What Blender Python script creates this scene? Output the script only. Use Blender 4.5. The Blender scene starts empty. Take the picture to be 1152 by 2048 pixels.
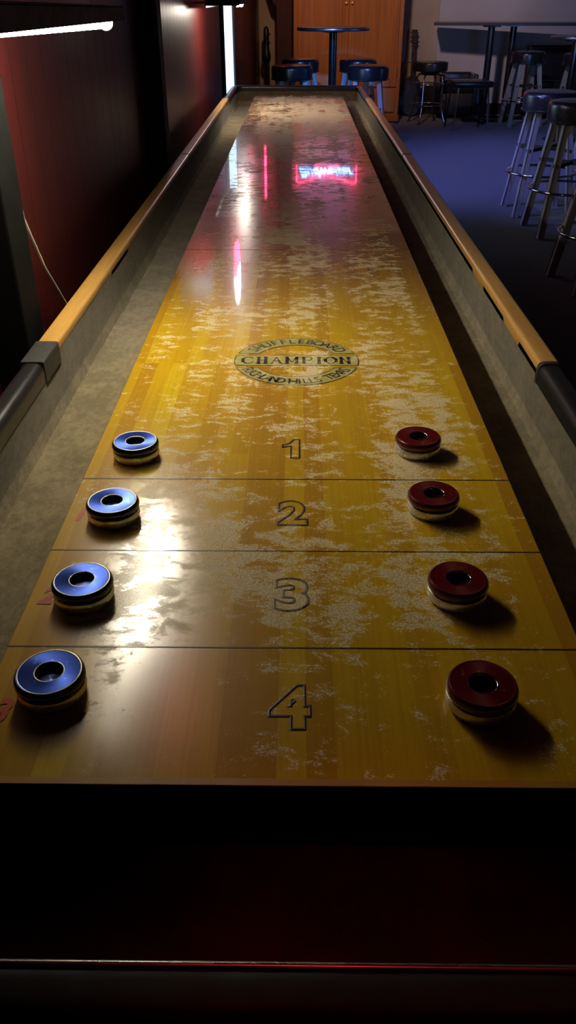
import bpy, bmesh, math, random
from mathutils import Vector, Matrix
random.seed(4)
sc = bpy.context.scene
col = sc.collection
PI = math.pi

# ------------------------------------------------------------------ helpers
def link(o):
    col.objects.link(o); return o

def tag(o, label=None, cat=None, group=None, kind=None):
    if label: o['label'] = label
    if cat: o['category'] = cat
    if group: o['group'] = group
    if kind: o['kind'] = kind
    return o

def empty(name, loc=(0, 0, 0), rz=0, label=None, cat=None, group=None):
    o = bpy.data.objects.new(name, None)
    o.empty_display_size = .1
    o.location = loc; o.rotation_euler = (0, 0, rz)
    link(o); tag(o, label, cat, group)
    return o

def obj(name, bm, mat, parent=None, smooth=None):
    bmesh.ops.recalc_face_normals(bm, faces=bm.faces)
    me = bpy.data.meshes.new(name)
    bm.to_mesh(me); bm.free()
    mats = mat if isinstance(mat, (list, tuple)) else [mat]
    for m in mats: me.materials.append(m)
    if smooth is not None:
        for p in me.polygons: p.use_smooth = True
        me.set_sharp_from_angle(angle=math.radians(smooth))
    o = bpy.data.objects.new(name, me)
    link(o)
    if parent: o.parent = parent
    return o

def box(bm, x0, x1, y0, y1, z0, z1, bev=0, seg=2, rot=None):
    n = bmesh.ops.create_cube(bm, size=1)
    vs = n['verts']
    for v in vs:
        v.co = Vector(((x0+x1)/2 + v.co.x*(x1-x0), (y0+y1)/2 + v.co.y*(y1-y0), (z0+z1)/2 + v.co.z*(z1-z0)))
    if bev:
        es = list({e for v in vs for e in v.link_edges})
        r = bmesh.ops.bevel(bm, geom=es, offset=bev, segments=seg, profile=.5, affect='EDGES')
    return vs

def bx(*a, **k):
    bm = bmesh.new(); box(bm, *a, **k); return bm

def bar(bm, p, q, w, d=None, bev=0, up=Vector((0, 1, 0))):
    """square bar from p to q"""
    p = Vector(p); q = Vector(q); d = d or w
    ax = (q-p).normalized(); s = ax.cross(up).normalized(); t = s.cross(ax).normalized()
    L = (q-p).length
    n = bmesh.ops.create_cube(bm, size=1)
    for v in n['verts']:
        c = v.co.copy()
        v.co = (p+q)/2 + s*c.x*w + t*c.y*d + ax*c.z*L
    if bev:
        es = list({e for v in n['verts'] for e in v.link_edges})
        bmesh.ops.bevel(bm, geom=es, offset=bev, segments=2, profile=.5, affect='EDGES')

def tube(bm, pts, r, seg=12, closed=False, cap=True):
    pts = [Vector(p) for p in pts]; n = len(pts); rings = []
    prev = None
    for i, p in enumerate(pts):
        if closed: t = (pts[(i+1) % n] - pts[i-1]).normalized()
        else: t = (pts[min(i+1, n-1)] - pts[max(i-1, 0)]).normalized()
        if prev is None:
            a = Vector((0, 0, 1)) if abs(t.z) < .9 else Vector((1, 0, 0))
            u = t.cross(a).normalized()
        else:
            u = (prev - t*prev.dot(t)).normalized()
        prev = u; v = t.cross(u)
        rr = r[i] if isinstance(r, (list, tuple)) else r
        rings.append([bm.verts.new(p + u*rr*math.cos(2*PI*k/seg) + v*rr*math.sin(2*PI*k/seg)) for k in range(seg)])
    for i in range(n if closed else n-1):
        A = rings[i]; B = rings[(i+1) % n]
        for k in range(seg):
            bm.faces.new((A[k], A[(k+1) % seg], B[(k+1) % seg], B[k]))
    if cap and not closed:
        bm.faces.new(rings[0][::-1]); bm.faces.new(rings[-1])

def lathe(bm, prof, seg=48, c=(0, 0, 0)):
    """prof: list of (r,z); revolve about z through c"""
    rings = []
    for r, z in prof:
        if r < 1e-6: rings.append([bm.verts.new((c[0], c[1], c[2]+z))])
        else: rings.append([bm.verts.new((c[0]+r*math.cos(2*PI*k/seg), c[1]+r*math.sin(2*PI*k/seg), c[2]+z)) for k in range(seg)])
    for A, B in zip(rings, rings[1:]):
        if len(A) == 1 and len(B) == 1: continue
        for k in range(seg):
            k2 = (k+1) % seg
            if len(A) == 1: bm.faces.new((A[0], B[k], B[k2]))
            elif len(B) == 1: bm.faces.new((A[k], B[0], A[k2]))
            else: bm.faces.new((A[k], B[k], B[k2], A[k2]))

def arc(c, r, a0, a1, n, z=0):
    return [(c[0]+r*math.cos(a0+(a1-a0)*i/n), c[1]+r*math.sin(a0+(a1-a0)*i/n), z) for i in range(n+1)]

def sweep(bm, path, prof, closed=False):
    """path: planar (x,y) points, prof: closed list of (u outward-right, z)."""
    P = [Vector((a[0], a[1])) for a in path]; n = len(P); rings = []
    for i, p in enumerate(P):
        d1 = (P[i]-P[i-1]).normalized() if (i > 0 or closed) else (P[1]-P[0]).normalized()
        d2 = (P[(i+1) % n]-P[i]).normalized() if (i < n-1 or closed) else d1
        t = (d1+d2).normalized(); nn = Vector((t.y, -t.x))
        k = 1/max(.3, nn.dot(Vector((d1.y, -d1.x))))
        rings.append([bm.verts.new((p.x+nn.x*u*k, p.y+nn.y*u*k, z)) for u, z in prof])
    m = len(prof)
    for i in range(n if closed else n-1):
        A = rings[i]; B = rings[(i+1) % n]
        for k in range(m): bm.faces.new((A[k], A[(k+1) % m], B[(k+1) % m], B[k]))
    if not closed:
        bm.faces.new(rings[0]); bm.faces.new(rings[-1][::-1])

def poly(bm, pts, z):
    bm.faces.new([bm.verts.new((p[0], p[1], z)) for p in pts])

def copy_thing(root):
    c = root.copy(); link(c)
    for ch in root.children:
        d = ch.copy(); link(d); d.parent = c
        for g in ch.children:
            e = g.copy(); link(e); e.parent = d
    return c

# ------------------------------------------------------------------ materials
def newmat(name):
    m = bpy.data.materials.new(name); m.use_nodes = True
    nt = m.node_tree; nt.nodes.clear()
    out = nt.nodes.new('ShaderNodeOutputMaterial')
    return m, nt, out

class NT:
    def __init__(s, nt): s.nt = nt
    def n(s, t, **kw):
        x = s.nt.nodes.new(t)
        for k, v in kw.items(): setattr(x, k, v)
        return x
    def l(s, a, b): s.nt.links.new(a, b)
    def val(s, sock, v):
        if hasattr(v, 'is_linked') or isinstance(v, bpy.types.NodeSocket): s.l(v, sock)
        else: sock.default_value = v
    def math(s, op, a, b=0, c=0, clamp=False):
        x = s.n('ShaderNodeMath', operation=op, use_clamp=clamp)
        s.val(x.inputs[0], a); s.val(x.inputs[1], b)
        if op in ('MULTIPLY_ADD',): s.val(x.inputs[2], c)
        return x.outputs[0]
    def pos(s):
        g = s.n('ShaderNodeNewGeometry'); return g.outputs['Position']
    def objc(s):
        g = s.n('ShaderNodeTexCoord'); return g.outputs['Object']
    def sep(s, v):
        x = s.n('ShaderNodeSeparateXYZ'); s.l(v, x.inputs[0]); return x.outputs
    def comb(s, x, y, z=0):
        c = s.n('ShaderNodeCombineXYZ'); s.val(c.inputs[0], x); s.val(c.inputs[1], y); s.val(c.inputs[2], z); return c.outputs[0]
    def scale(s, v, sx, sy, sz):
        m = s.n('ShaderNodeVectorMath', operation='MULTIPLY'); s.l(v, m.inputs[0]); m.inputs[1].default_value = (sx, sy, sz); return m.outputs[0]
    def noise(s, v, sc_, det=3, rough=.5, dist=0, out='Fac'):
        x = s.n('ShaderNodeTexNoise'); s.l(v, x.inputs['Vector']); x.inputs['Scale'].default_value = sc_
        x.inputs['Detail'].default_value = det; x.inputs['Roughness'].default_value = rough; x.inputs['Distortion'].default_value = dist
        return x.outputs[out]
    def ramp(s, f, stops, interp='LINEAR'):
        x = s.n('ShaderNodeValToRGB'); s.l(f, x.inputs[0]); cr = x.color_ramp; cr.interpolation = interp
        while len(cr.elements) < len(stops): cr.elements.new(.5)
        for e, (p, c) in zip(cr.elements, stops):
            e.position = p; e.color = (c[0], c[1], c[2], 1) if not isinstance(c, float) else (c, c, c, 1)
        return x.outputs[0]
    def smooth(s, f, a, b, o0=0, o1=1):
        x = s.n('ShaderNodeMapRange', interpolation_type='SMOOTHSTEP'); s.l(f, x.inputs[0])
        x.inputs[1].default_value = a; x.inputs[2].default_value = b; x.inputs[3].default_value = o0; x.inputs[4].default_value = o1
        return x.outputs[0]
    def mix(s, f, a, b, mode='MIX'):
        x = s.n('ShaderNodeMix', data_type='RGBA', blend_type=mode)
        s.val(x.inputs[0], f)
        for sock, v in ((x.inputs[6], a), (x.inputs[7], b)):
            if isinstance(v, bpy.types.NodeSocket): s.l(v, sock)
            else: sock.default_value = (v[0], v[1], v[2], 1)
        return x.outputs[2]
    def bump(s, h, strength=.3, dist=.01):
        x = s.n('ShaderNodeBump'); s.l(h, x.inputs['Height']); x.inputs['Strength'].default_value = strength; x.inputs['Distance'].default_value = dist
        return x.outputs[0]
    def bsdf(s, color=None, rough=.5, metal=0, spec=.5, coat=0, coat_r=.1, normal=None, **kw):
        b = s.n('ShaderNodeBsdfPrincipled')
        if color is not None:
            if isinstance(color, bpy.types.NodeSocket): s.l(color, b.inputs['Base Color'])
            else: b.inputs['Base Color'].default_value = (*color, 1)
        s.val(b.inputs['Roughness'], rough); b.inputs['Metallic'].default_value = metal
        b.inputs['Specular IOR Level'].default_value = spec
        b.inputs['Coat Weight'].default_value = coat; b.inputs['Coat Roughness'].default_value = coat_r
        if normal is not None: s.l(normal, b.inputs['Normal'])
        for k, v in kw.items(): b.inputs[k.replace('_', ' ')].default_value = v
        return b

def emit_grad(name, color, s0, s1, y0, y1):
    m, nt, out = newmat(name); N = NT(nt)
    e = N.n('ShaderNodeEmission'); e.inputs[0].default_value = (*color, 1)
    y = N.sep(N.pos())[1]; N.l(N.smooth(y, y0, y1, s0, s1), e.inputs[1])
    N.l(e.outputs[0], out.inputs[0]); return m

def simple(name, color, rough=.5, metal=0, spec=.5, coat=0, coat_r=.1, var=.25, vscale=30, bump=0):
    m, nt, out = newmat(name); N = NT(nt)
    f = N.noise(N.objc(), vscale, 4, .6)
    c = N.mix(f, [max(0, k*(1-var)) for k in color], [min(1, k*(1+var)) for k in color])
    r = N.smooth(f, .2, .8, rough*.8, min(1, rough*1.2))
    nb = N.bump(f, bump, .004) if bump else None
    b = N.bsdf(c, r, metal, spec, coat, coat_r, nb)
    N.l(b.outputs[0], out.inputs[0]); return m

def emit(name, color, strength, noise=0):
    m, nt, out = newmat(name); N = NT(nt)
    e = N.n('ShaderNodeEmission'); e.inputs[0].default_value = (*color, 1); e.inputs[1].default_value = strength
    if noise:
        f = N.noise(N.objc(), 40, 2); N.l(N.smooth(f, .3, .6, strength*(1-noise), strength), e.inputs[1])
    N.l(e.outputs[0], out.inputs[0]); return m

def wax_fac(N):
    p = N.pos(); x, y, z = N.sep(p)
    n1 = N.noise(N.scale(p, 30, 52, 1), 1, 10, .73, .5)
    n2 = N.noise(N.scale(p, 8, 6, 1), 1, 3, .5)
    n3 = N.noise(N.scale(p, 16, .8, 1), 1, 3, .6)
    v = N.math('MULTIPLY', n1, .62)
    v = N.math('ADD', v, N.math('MULTIPLY', n2, .24))
    v = N.math('ADD', v, N.math('MULTIPLY', n3, .22))
    # sparse along both long edges, dense down the middle where pucks run
    e = N.math('ABSOLUTE', N.math('SUBTRACT', x, .015))
    e = N.smooth(e, .15, .27, .012, -.060)
    v = N.math('ADD', v, e)
    e2 = N.smooth(y, .0, .30, -.045, .0)
    v = N.math('ADD', v, e2)
    e3 = N.smooth(y, 1.6, 4.0, .0, .07)
    v = N.math('ADD', v, e3)
    # a well-dusted patch by the blue pucks
    dx = N.math('MULTIPLY', N.math('ADD', x, .125), 1.25); dy = N.math('SUBTRACT', y, .27)
    rr = N.math('SQRT', N.math('ADD', N.math('MULTIPLY', dx, dx), N.math('MULTIPLY', dy, dy)))
    v = N.math('ADD', v, N.smooth(rr, .04, .17, .055, 0))
    far = N.smooth(y, 4.88, 5.0, 0, -.08)
    v = N.math('ADD', v, far)
    g = N.noise(N.scale(p, 520, 520, 1), 1, 2, .6)
    v = N.math('ADD', v, N.math('MULTIPLY', N.math('SUBTRACT', g, .5), .15))
    clump = N.smooth(v, .558, .604)
    # loose single grains
    vo = N.n('ShaderNodeTexVoronoi'); N.l(p, vo.inputs['Vector']); vo.inputs['Scale'].default_value = 260
    dots = N.math('LESS_THAN', vo.outputs['Distance'], .17)
    gate = N.smooth(v, .49, .56)
    dots = N.math('MULTIPLY', dots, gate)
    return N.math('MAXIMUM', clump, dots), g

def with_wax(N, base_bsdf, out, amount=.8):
    f, g = wax_fac(N)
    wc = N.mix(N.smooth(g, .35, .7), (.48, .38, .22), (.86, .74, .50))
    w = N.bsdf(wc, .75, spec=.35, normal=N.bump(g, .5, .001))
    mx = N.n('ShaderNodeMixShader')
    N.l(N.math('MULTIPLY', f, amount), mx.inputs[0]); N.l(base_bsdf.outputs[0], mx.inputs[1]); N.l(w.outputs[0], mx.inputs[2])
    N.l(mx.outputs[0], out.inputs[0])

def mat_board():
    m, nt, out = newmat('lacquered_maple_board'); N = NT(nt)
    p = N.pos(); x, y, z = N.sep(p)
    b = N.n('ShaderNodeTexBrick'); N.l(N.comb(y, N.math('ADD', x, .5)), b.inputs['Vector'])
    b.inputs['Scale'].default_value = 1; b.inputs['Brick Width'].default_value = .83; b.inputs['Row Height'].default_value = .0232
    b.inputs['Mortar Size'].default_value = 0.0; b.inputs['Color1'].default_value = (0, 0, 0, 1); b.inputs['Color2'].default_value = (1, 1, 1, 1)
    b.offset = .37; b.offset_frequency = 3
    tone = N.ramp(b.outputs['Color'], [(0, (.52, .27, .012)), (.3, (.62, .36, .012)), (.75, (.68, .42, .013)), (1, (.74, .52, .016))])
    grain = N.noise(N.scale(p, 260, 5, 40), 1, 4, .6)
    tone = N.mix(N.smooth(grain, .35, .75, 0, .25), tone, (.34, .14, .01))
    blot = N.noise(N.scale(p, 10, 2.2, 1), 1, 3, .5)
    tone = N.mix(N.smooth(blot, .45, .75, 0, .35), tone, (.36, .15, .012))
    tone = N.mix(N.smooth(y, .85, 1.9, 0, .85), tone, N.mix(blot, (.40, .17, .07), (.28, .11, .05)))  # far wood browned in the colour, standing in for dimmer, pinker light
    # patchy lacquer wear, used only in the coat roughness
    wear = N.smooth(N.noise(N.scale(p, 18, 18, 1), 1, 5, .7), .35, .7, .035, .07)
    bs = N.bsdf(tone, .20, spec=.75, coat=1.0, coat_r=.05, normal=N.bump(N.noise(N.scale(p, 60, 25, 1), 1, 3), .03, .001))
    # lacquer scuffed dull at the throwing end, still mirror-like beyond
    dull = N.smooth(y, .50, 1.2, .17, .0)
    N.l(N.math('ADD', N.math('MULTIPLY', wear, .55), dull), bs.inputs['Coat Roughness'])
    with_wax(N, bs, out, .80)
    return m

def mat_decal(name, color, amount=.85):
    m, nt, out = newmat(name); N = NT(nt)
    f = N.noise(N.pos(), 300, 3)
    c = N.mix(f, [k*.8 for k in color], [min(1, k*1.2) for k in color])
    bs = N.bsdf(c, .45, spec=.3, coat=.5, coat_r=.15)
    with_wax(N, bs, out, amount); return m

def mat_carpet(name, c1, c2, sc_=60, bump=.8):
    m, nt, out = newmat(name); N = NT(nt)
    p = N.pos()
    a = N.noise(N.scale(p, 1, .6, 1), sc_*2.2, 6, .75, .1); b = N.noise(p, 14, 3, .6); g = N.noise(p, 900, 2, .6)
    f = N.math('ADD', N.math('MULTIPLY', a, .6), N.math('MULTIPLY', b, .4))
    c = N.mix(N.smooth(f, .38, .62), c1, c2)
    c = N.mix(N.smooth(g, .3, .7, 0, .35), c, [k*.4 for k in c1])
    h = N.math('ADD', g, N.math('MULTIPLY', a, 1.5))
    bs = N.bsdf(c, .95, spec=.1, normal=N.bump(h, bump, .003))
    bs.inputs['Sheen Weight'].default_value = .35; bs.inputs['Sheen Roughness'].default_value = .5
    N.l(bs.outputs[0], out.inputs[0]); return m

def mat_wood(name, c1, c2, axis='Y', rough=.35, coat=.3, scl=1, bump=.05):
    m, nt, out = newmat(name); N = NT(nt)
    p = N.objc()
    s = {'X': (3, 60, 60), 'Y': (60, 3, 60), 'Z': (60, 60, 3)}[axis]
    f = N.noise(N.scale(p, *[k*scl for k in s]), 1, 5, .65, .3)
    g = N.noise(N.scale(p, *[k*scl*.2 for k in s]), 1, 3, .5, 1.0)
    f = N.math('ADD', N.math('MULTIPLY', f, .6), N.math('MULTIPLY', g, .4))
    c = N.mix(N.smooth(f, .35, .65), c1, c2)
    bs = N.bsdf(c, rough, spec=.4, coat=coat, coat_r=.2, normal=N.bump(f, bump, .002))
    N.l(bs.outputs[0], out.inputs[0]); return m

def mat_panel_wall():
    m, nt, out = newmat('dark_red_panelling'); N = NT(nt)
    p = N.pos(); x, y, z = N.sep(p)
    fr = N.math('FRACT', N.math('DIVIDE', y, .10))
    d = N.math('ABSOLUTE', N.math('SUBTRACT', fr, .5))
    gr = N.smooth(d, .47, .5)          # 1 in the groove
    f = N.noise(N.scale(p, 1, 30, 2.2), 1, 5, .6)
    g = N.noise(N.scale(p, 1, 1.2, .9), 1, 3, .5)
    c = N.mix(N.smooth(f, .3, .7), (.055, .005, .005), (.11, .010, .009))
    c = N.mix(N.smooth(g, .4, .65, 0, .6), c, (.06, .012, .010))
    c = N.mix(gr, c, (.008, .001, .001))
    h = N.math('SUBTRACT', N.math('MULTIPLY', f, .08), gr)
    bs = N.bsdf(c, N.smooth(g, .3, .7, .30, .42), spec=.5, normal=N.bump(h, .5, .003))
    N.l(bs.outputs[0], out.inputs[0]); return m

def mat_puck(name, color, metal=.5, rough=.3):
    m, nt, out = newmat(name); N = NT(nt)
    f = N.noise(N.objc(), 420, 4, .7)
    sc1 = N.noise(N.scale(N.objc(), 1, 1, .2), 160, 2, .5)
    c = N.mix(f, [k*.8 for k in color], [min(1, k*1.15) for k in color])
    c = N.mix(N.smooth(sc1, .66, .72, 0, .5), c, [min(1, k*1.6+.12) for k in color])
    bs = N.bsdf(c, rough, metal, spec=.5)
    tg = N.n('ShaderNodeTangent', direction_type='RADIAL', axis='Z'); N.l(tg.outputs[0], bs.inputs['Tangent'])
    bs.inputs['Anisotropic'].default_value = .75
    N.l(bs.outputs[0], out.inputs[0]); return m

def mat_wall(name, c1, c2):
    m, nt, out = newmat(name); N = NT(nt)
    p = N.pos(); f = N.noise(p, 1.3, 4, .6); g = N.noise(p, 60, 3, .6)
    c = N.mix(N.smooth(f, .3, .7), c1, c2)
    bs = N.bsdf(c, .8, spec=.2, normal=N.bump(g, .15, .003))
    N.l(bs.outputs[0], out.inputs[0]); return m

M = {}
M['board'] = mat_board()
M['ink'] = mat_decal('black_ink', (.025, .007, .003), .22)
M['red_ink'] = mat_decal('faded_red_ink', (.50, .045, .004), .3)
M['olive'] = mat_decal('emblem_olive', (.36, .33, .10), .6)
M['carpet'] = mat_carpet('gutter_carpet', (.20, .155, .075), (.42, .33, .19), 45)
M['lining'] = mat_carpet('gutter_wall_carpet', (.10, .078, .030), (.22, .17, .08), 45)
M['floor'] = mat_carpet('floor_carpet', (.030, .027, .032), (.046, .042, .052), 30, .5)
M['rail'] = mat_wood('rail_oak', (.48, .25, .06), (.66, .38, .10), 'Y', .38, .35)
M['vinyl'] = simple('black_vinyl', (.014, .013, .014), .34, 0, .45, .2, .25, .05, 12)
M['endvinyl'] = simple('black_end_vinyl', (.006, .005, .005), .6, 0, .2, 0, .25, .05, 12)
M['rubber'] = simple('dark_grey_rubber', (.035, .035, .033), .5, 0, .4, 0, .1, .2, 60)
M['cab'] = mat_wood('cabinet_dark', (.02, .008, .006), (.05, .02, .012), 'Y', .5, .1)
M['panelwall'] = mat_panel_wall()
M['black'] = simple('black_paint', (.010, .010, .011), .38, 0, .5, 0, .1, .3, 20)
M['post'] = simple('post_black_paint', (.003, .0035, .003), .75, 0, .1, 0, .1, .3, 20)
M['hood'] = simple('lamp_hood_black', (.012, .012, .012), .6, 0, .3)
M['tube'] = emit_grad('lamp_tube_glow', (1.0, .91, .68), 12, 260, .54, 1.05)
M['tube2'] = emit('lamp_tube_glow_far', (1.0, .88, .74), 150)
M['tubecap'] = simple('tube_cap', (.5, .5, .46), .35, .3)
M['day'] = emit('daylight_pane', (.55, .78, 1.0), 2.2)
M['frame'] = simple('window_frame_paint', (.02, .02, .022), .5)
M['beige'] = mat_wall('beige_plaster', (.40, .33, .24), (.50, .42, .32))
M['lilac_lit'] = mat_wall('lilac_lit_plaster', (.46, .43, .44), (.54, .51, .52))
M['ceil'] = mat_wall('ceiling_dark', (.05, .05, .05), (.07, .07, .07))
M['base'] = simple('black_baseboard', (.008, .008, .008), .5)
M['pine'] = mat_wood('orange_pine', (.42, .13, .018), (.60, .22, .035), 'Z', .4, .3, .5)
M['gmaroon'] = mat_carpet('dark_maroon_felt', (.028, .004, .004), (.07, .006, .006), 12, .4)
M['glintmetal'] = simple('rail_glint_metal', (.22, .21, .20), .28, .9, .5, 0, .1, .1, 20)
M['maroon'] = mat_wood('maroon_wood', (.035, .006, .006), (.06, .01, .01), 'Z', .6, .05)
M['brass'] = simple('aged_brass', (.5, .32, .12), .35, 1)
M['chrome'] = simple('chrome', (.75, .75, .78), .12, 1, .5, 0, .1, .1, 40)
M['steel'] = simple('puck_steel', (.92, .88, .78), .25, .65, .5, 0, .1, .15, 200)
M['bluecap'] = mat_puck('blue_puck_cap', (.022, .070, .44), .75, .32)
M['bluewell'] = mat_puck('blue_puck_well', (.16, .26, .75), .9, .28)
M['blueside'] = simple('navy_puck_side', (.006, .009, .035), .28, 0, .5, .3, .1)
M['wornrim'] = simple('worn_puck_rim', (.38, .36, .30), .4, .8, .5, 0, .1, .5, 300)
M['redcap'] = mat_puck('red_puck_cap', (.15, .005, .004), .35, .33)
M['redwell'] = mat_puck('red_puck_well', (.12, .006, .005), .5, .3)
M['redside'] = simple('red_puck_side', (.13, .018, .020), .22, .25, .5, .4, .1)
M['groove'] = simple('puck_groove', (.006, .006, .006), .5)
M['seat'] = simple('seat_vinyl_black', (.016, .016, .020), .28, 0, .6, .3, .18, .2, 30)
M['legwood'] = mat_wood('stool_leg_grey', (.30, .29, .28), (.42, .40, .38), 'Z', .5, .05)
M['legdark'] = simple('stool_leg_dark', (.03, .028, .026), .5)
M['tabletop'] = simple('table_laminate_dark', (.05, .045, .05), .25, 0, .5, .3, .15)
M['edge'] = simple('table_edge_metal', (.3, .3, .32), .3, .9)
M['pole'] = simple('pole_black_enamel', (.012, .012, .014), .22, 0, .6, .4, .1)
M['cord'] = simple('white_cord', (.62, .58, .50), .5)
M['outlet'] = simple('outlet_plastic', (.55, .52, .42), .4)
M['guitar'] = simple('dark_guitar_lacquer', (.02, .010, .006), .25, 0, .5, .5, .1)
M['neon_red'] = emit('neon_red', (1.0, .03, .10), 22, .5)
M['neon_red2'] = emit('neon_red_soft', (1.0, .03, .08), 7, .5)
M['neon_blue'] = emit('neon_blue', (.16, .40, 1.0), 20, .4)
M['neon_white'] = emit('neon_white', (.65, .85, 1.0), 26, .6)

# ------------------------------------------------------------------ room (setting)
WX, BY = -.5, 11.4
CZ = 3.1
def struct(name, bm, mat):
    return tag(obj(name, bm, mat), kind='structure')

bm = bmesh.new(); box(bm, -.7, 6.2, -3.2, BY+.2, -.1, 0); struct('floor', bm, M['floor'])
bm = bmesh.new(); box(bm, -.7, 6.2, -3.2, BY+.2, CZ, CZ+.1); struct('ceiling', bm, M['ceil'])
# left wall with a window hole
WY0, WY1, WZ0, WZ1 = 5.77, 6.86, .60, 1.72
bm = bmesh.new()
box(bm, -.7, WX, -3.2, WY0, 0, CZ); box(bm, -.7, WX, WY1, BY, 0, CZ)
box(bm, -.7, WX, WY0, WY1, 0, WZ0); box(bm, -.7, WX, WY0, WY1, WZ1, CZ)
struct('wall_left', bm, M['panelwall'])
bm = bmesh.new(); box(bm, WX-.025, WX-.012, WY0, WY1, WZ0, WZ1); w = struct('window_1', bm, M['day'])
bm = bmesh.new()
for a in ((WY0, WY0+.015, WZ0, WZ1), (WY1-.015, WY1, WZ0, WZ1), (WY0, WY1, WZ0, WZ0+.03), (WY0, WY1, WZ1-.03, WZ1)):
    box(bm, WX-.011, WX+.002, a[0], a[1], a[2], a[3])
f = obj('window_frame', bm, M['frame']); f.parent = w
# black posts standing proud of the left wall
for k, (y0, y1, d) in enumerate(((.87, .96, .06), (2.55, 2.64, .06), (5.60, 5.77, .012))):
    bm = bmesh.new(); box(bm, WX, WX+d, y0, y1, 0, CZ, .004)
    struct('trim_%d' % (k+1), bm, M['post'])
bm = bmesh.new(); box(bm, -.7, 1.72, BY, BY+.2, 0, CZ); struct('wall_back', bm, M['beige'])
bm = bmesh.new(); box(bm, 1.72, 6.2, BY-.04, BY+.2, 0, CZ); struct('wall_back_right', bm, M['lilac_lit'])  # paler, cooler plaster and slight step stand in for bluer light here
bm = bmesh.new(); box(bm, 6.0, 6.2, -3.2, BY, 0, CZ); struct('wall_right', bm, M['beige'])
bm = bmesh.new(); box(bm, -.7, 6.2, -3.2, -3.0, 0, CZ); struct('wall_front', bm, M['panelwall'])
bm = bmesh.new(); box(bm, WX, 1.72, BY-.015, BY, 0, .13, .003); struct('baseboard_back', bm, M['base'])
bm = bmesh.new(); box(bm, 1.72, 6.0, BY-.055, BY-.04, 0, .13, .003); struct('baseboard_right', bm, M['base'])
# dark maroon pillar with a flared bracket beside the cabinet
bm = bmesh.new()
box(bm, -.27, -.09, 10.9, 11.38, 0, CZ-.02, .004)
vs = [bm.verts.new(c) for c in ((-.27, 10.9, 1.20), (-.27, 10.9, 1.9), (-.42, 10.9, 1.9), (-.42, 10.9, 1.55), (-.31, 10.9, 1.24))]
f = bm.faces.new(vs); r = bmesh.ops.extrude_face_region(bm, geom=[f])
for v in [g for g in r['geom'] if isinstance(g, bmesh.types.BMVert)]: v.co.y += .06
struct('trim_4', bm, M['maroon'])

# ------------------------------------------------------------------ shuffleboard table
T = empty('shuffleboard_table', (0, 0, 0), 0, 'long lacquered wood shuffleboard table with carpeted gutters and padded black ends', 'table')
L, HW, Z = 5.03, .2605, .8
XL, XR = -.378, .3605           # inner faces of the carpeted sides
RW = .034                       # rail width
YN, YF = -.150, 5.225           # inner faces of the two ends
RZ = .837
GF = .731
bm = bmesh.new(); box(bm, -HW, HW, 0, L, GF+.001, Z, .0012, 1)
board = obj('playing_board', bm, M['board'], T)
bm = bmesh.new(); box(bm, -HW, HW, -.0004, .0062, Z-.001, Z+.0003, .0003, 1)
obj('end_strip', bm, simple('board_end_strip', (.50, .24, .03), .4), board)
bm = bmesh.new(); box(bm, XL-.004, XR+.004, YN-.004, YF+.004, GF-.012, GF)
obj('gutter_floor', bm, M['carpet'], T)
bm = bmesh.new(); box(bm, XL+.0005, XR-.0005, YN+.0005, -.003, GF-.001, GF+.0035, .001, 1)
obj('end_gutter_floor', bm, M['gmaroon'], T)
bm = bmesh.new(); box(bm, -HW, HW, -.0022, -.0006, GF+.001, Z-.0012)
obj('end_face', bm, M['post'], board)  # painted black to stand in for shade on the board's near face
# carpet lining of the four inner walls, wavy where it meets the floor
def lining(name, p, q, n, nrm):
    bm = bmesh.new(); rows = []
    rnd = random.Random(hash(name) % 97 + 3)
    for i in range(n+1):
        t = i/n; c = Vector(p).lerp(Vector(q), t)
        w = .0025*math.sin(t*n*.23+1)+.002*rnd.random()
        prof = [(.0, RZ-.012), (.0, GF+.02), (.0025+w*.4, GF+.008), (.0055+w, GF+.0005)]
        rows.append([bm.verts.new((c.x+nrm[0]*u, c.y+nrm[1]*u, z)) for u, z in prof] +
                    [bm.verts.new((c.x-nrm[0]*.005, c.y-nrm[1]*.005, z)) for z in (GF+.0005, RZ-.012)])
    for A, B in zip(rows, rows[1:]):
        m = len(A)
        for k in range(m): bm.faces.new((A[k], A[(k+1) % m], B[(k+1) % m], B[k]))
    bm.faces.new(rows[0]); bm.faces.new(rows[-1][::-1])
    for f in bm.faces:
        if max(v.co.z for v in f.verts) > RZ-.02: f.material_index = 1  # paler carpet left on the foot imitates the lit line along the gutter
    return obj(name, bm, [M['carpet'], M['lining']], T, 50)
lining('gutter_lining', (XL, YN, 0), (XL, YF, 0), 90, (1, 0))
lining('gutter_lining', (XR, YN, 0), (XR, YF, 0), 90, (-1, 0))
lining('gutter_lining', (XL, YN, 0), (XR, YN, 0), 16, (0, 1))
lining('gutter_lining', (XL, YF, 0), (XR, YF, 0), 16, (0, -1))
# cabinet sides and ends
for x0, x1 in ((XL-RW+.004, XL-.0045), (XR+.0045, XR+RW-.004)):
    bm = bmesh.new(); box(bm, x0, x1, YN-RW+.004, YF+RW-.004, .56, RZ-.013, .002)
    obj('side_panel', bm, M['cab'], T)
for y0, y1 in ((YN-RW+.004, YN-.0045), (YF+.0045, YF+RW-.004)):
    bm = bmesh.new(); box(bm, XL-.004, XR+.004, y0, y1, .56, RZ-.013, .002)
    obj('end_panel', bm, M['cab'], T)
bm = bmesh.new(); box(bm, XL-.004, XR+.004, YN, YF, .56, .60); obj('under_panel', bm, M['cab'], T)
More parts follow.
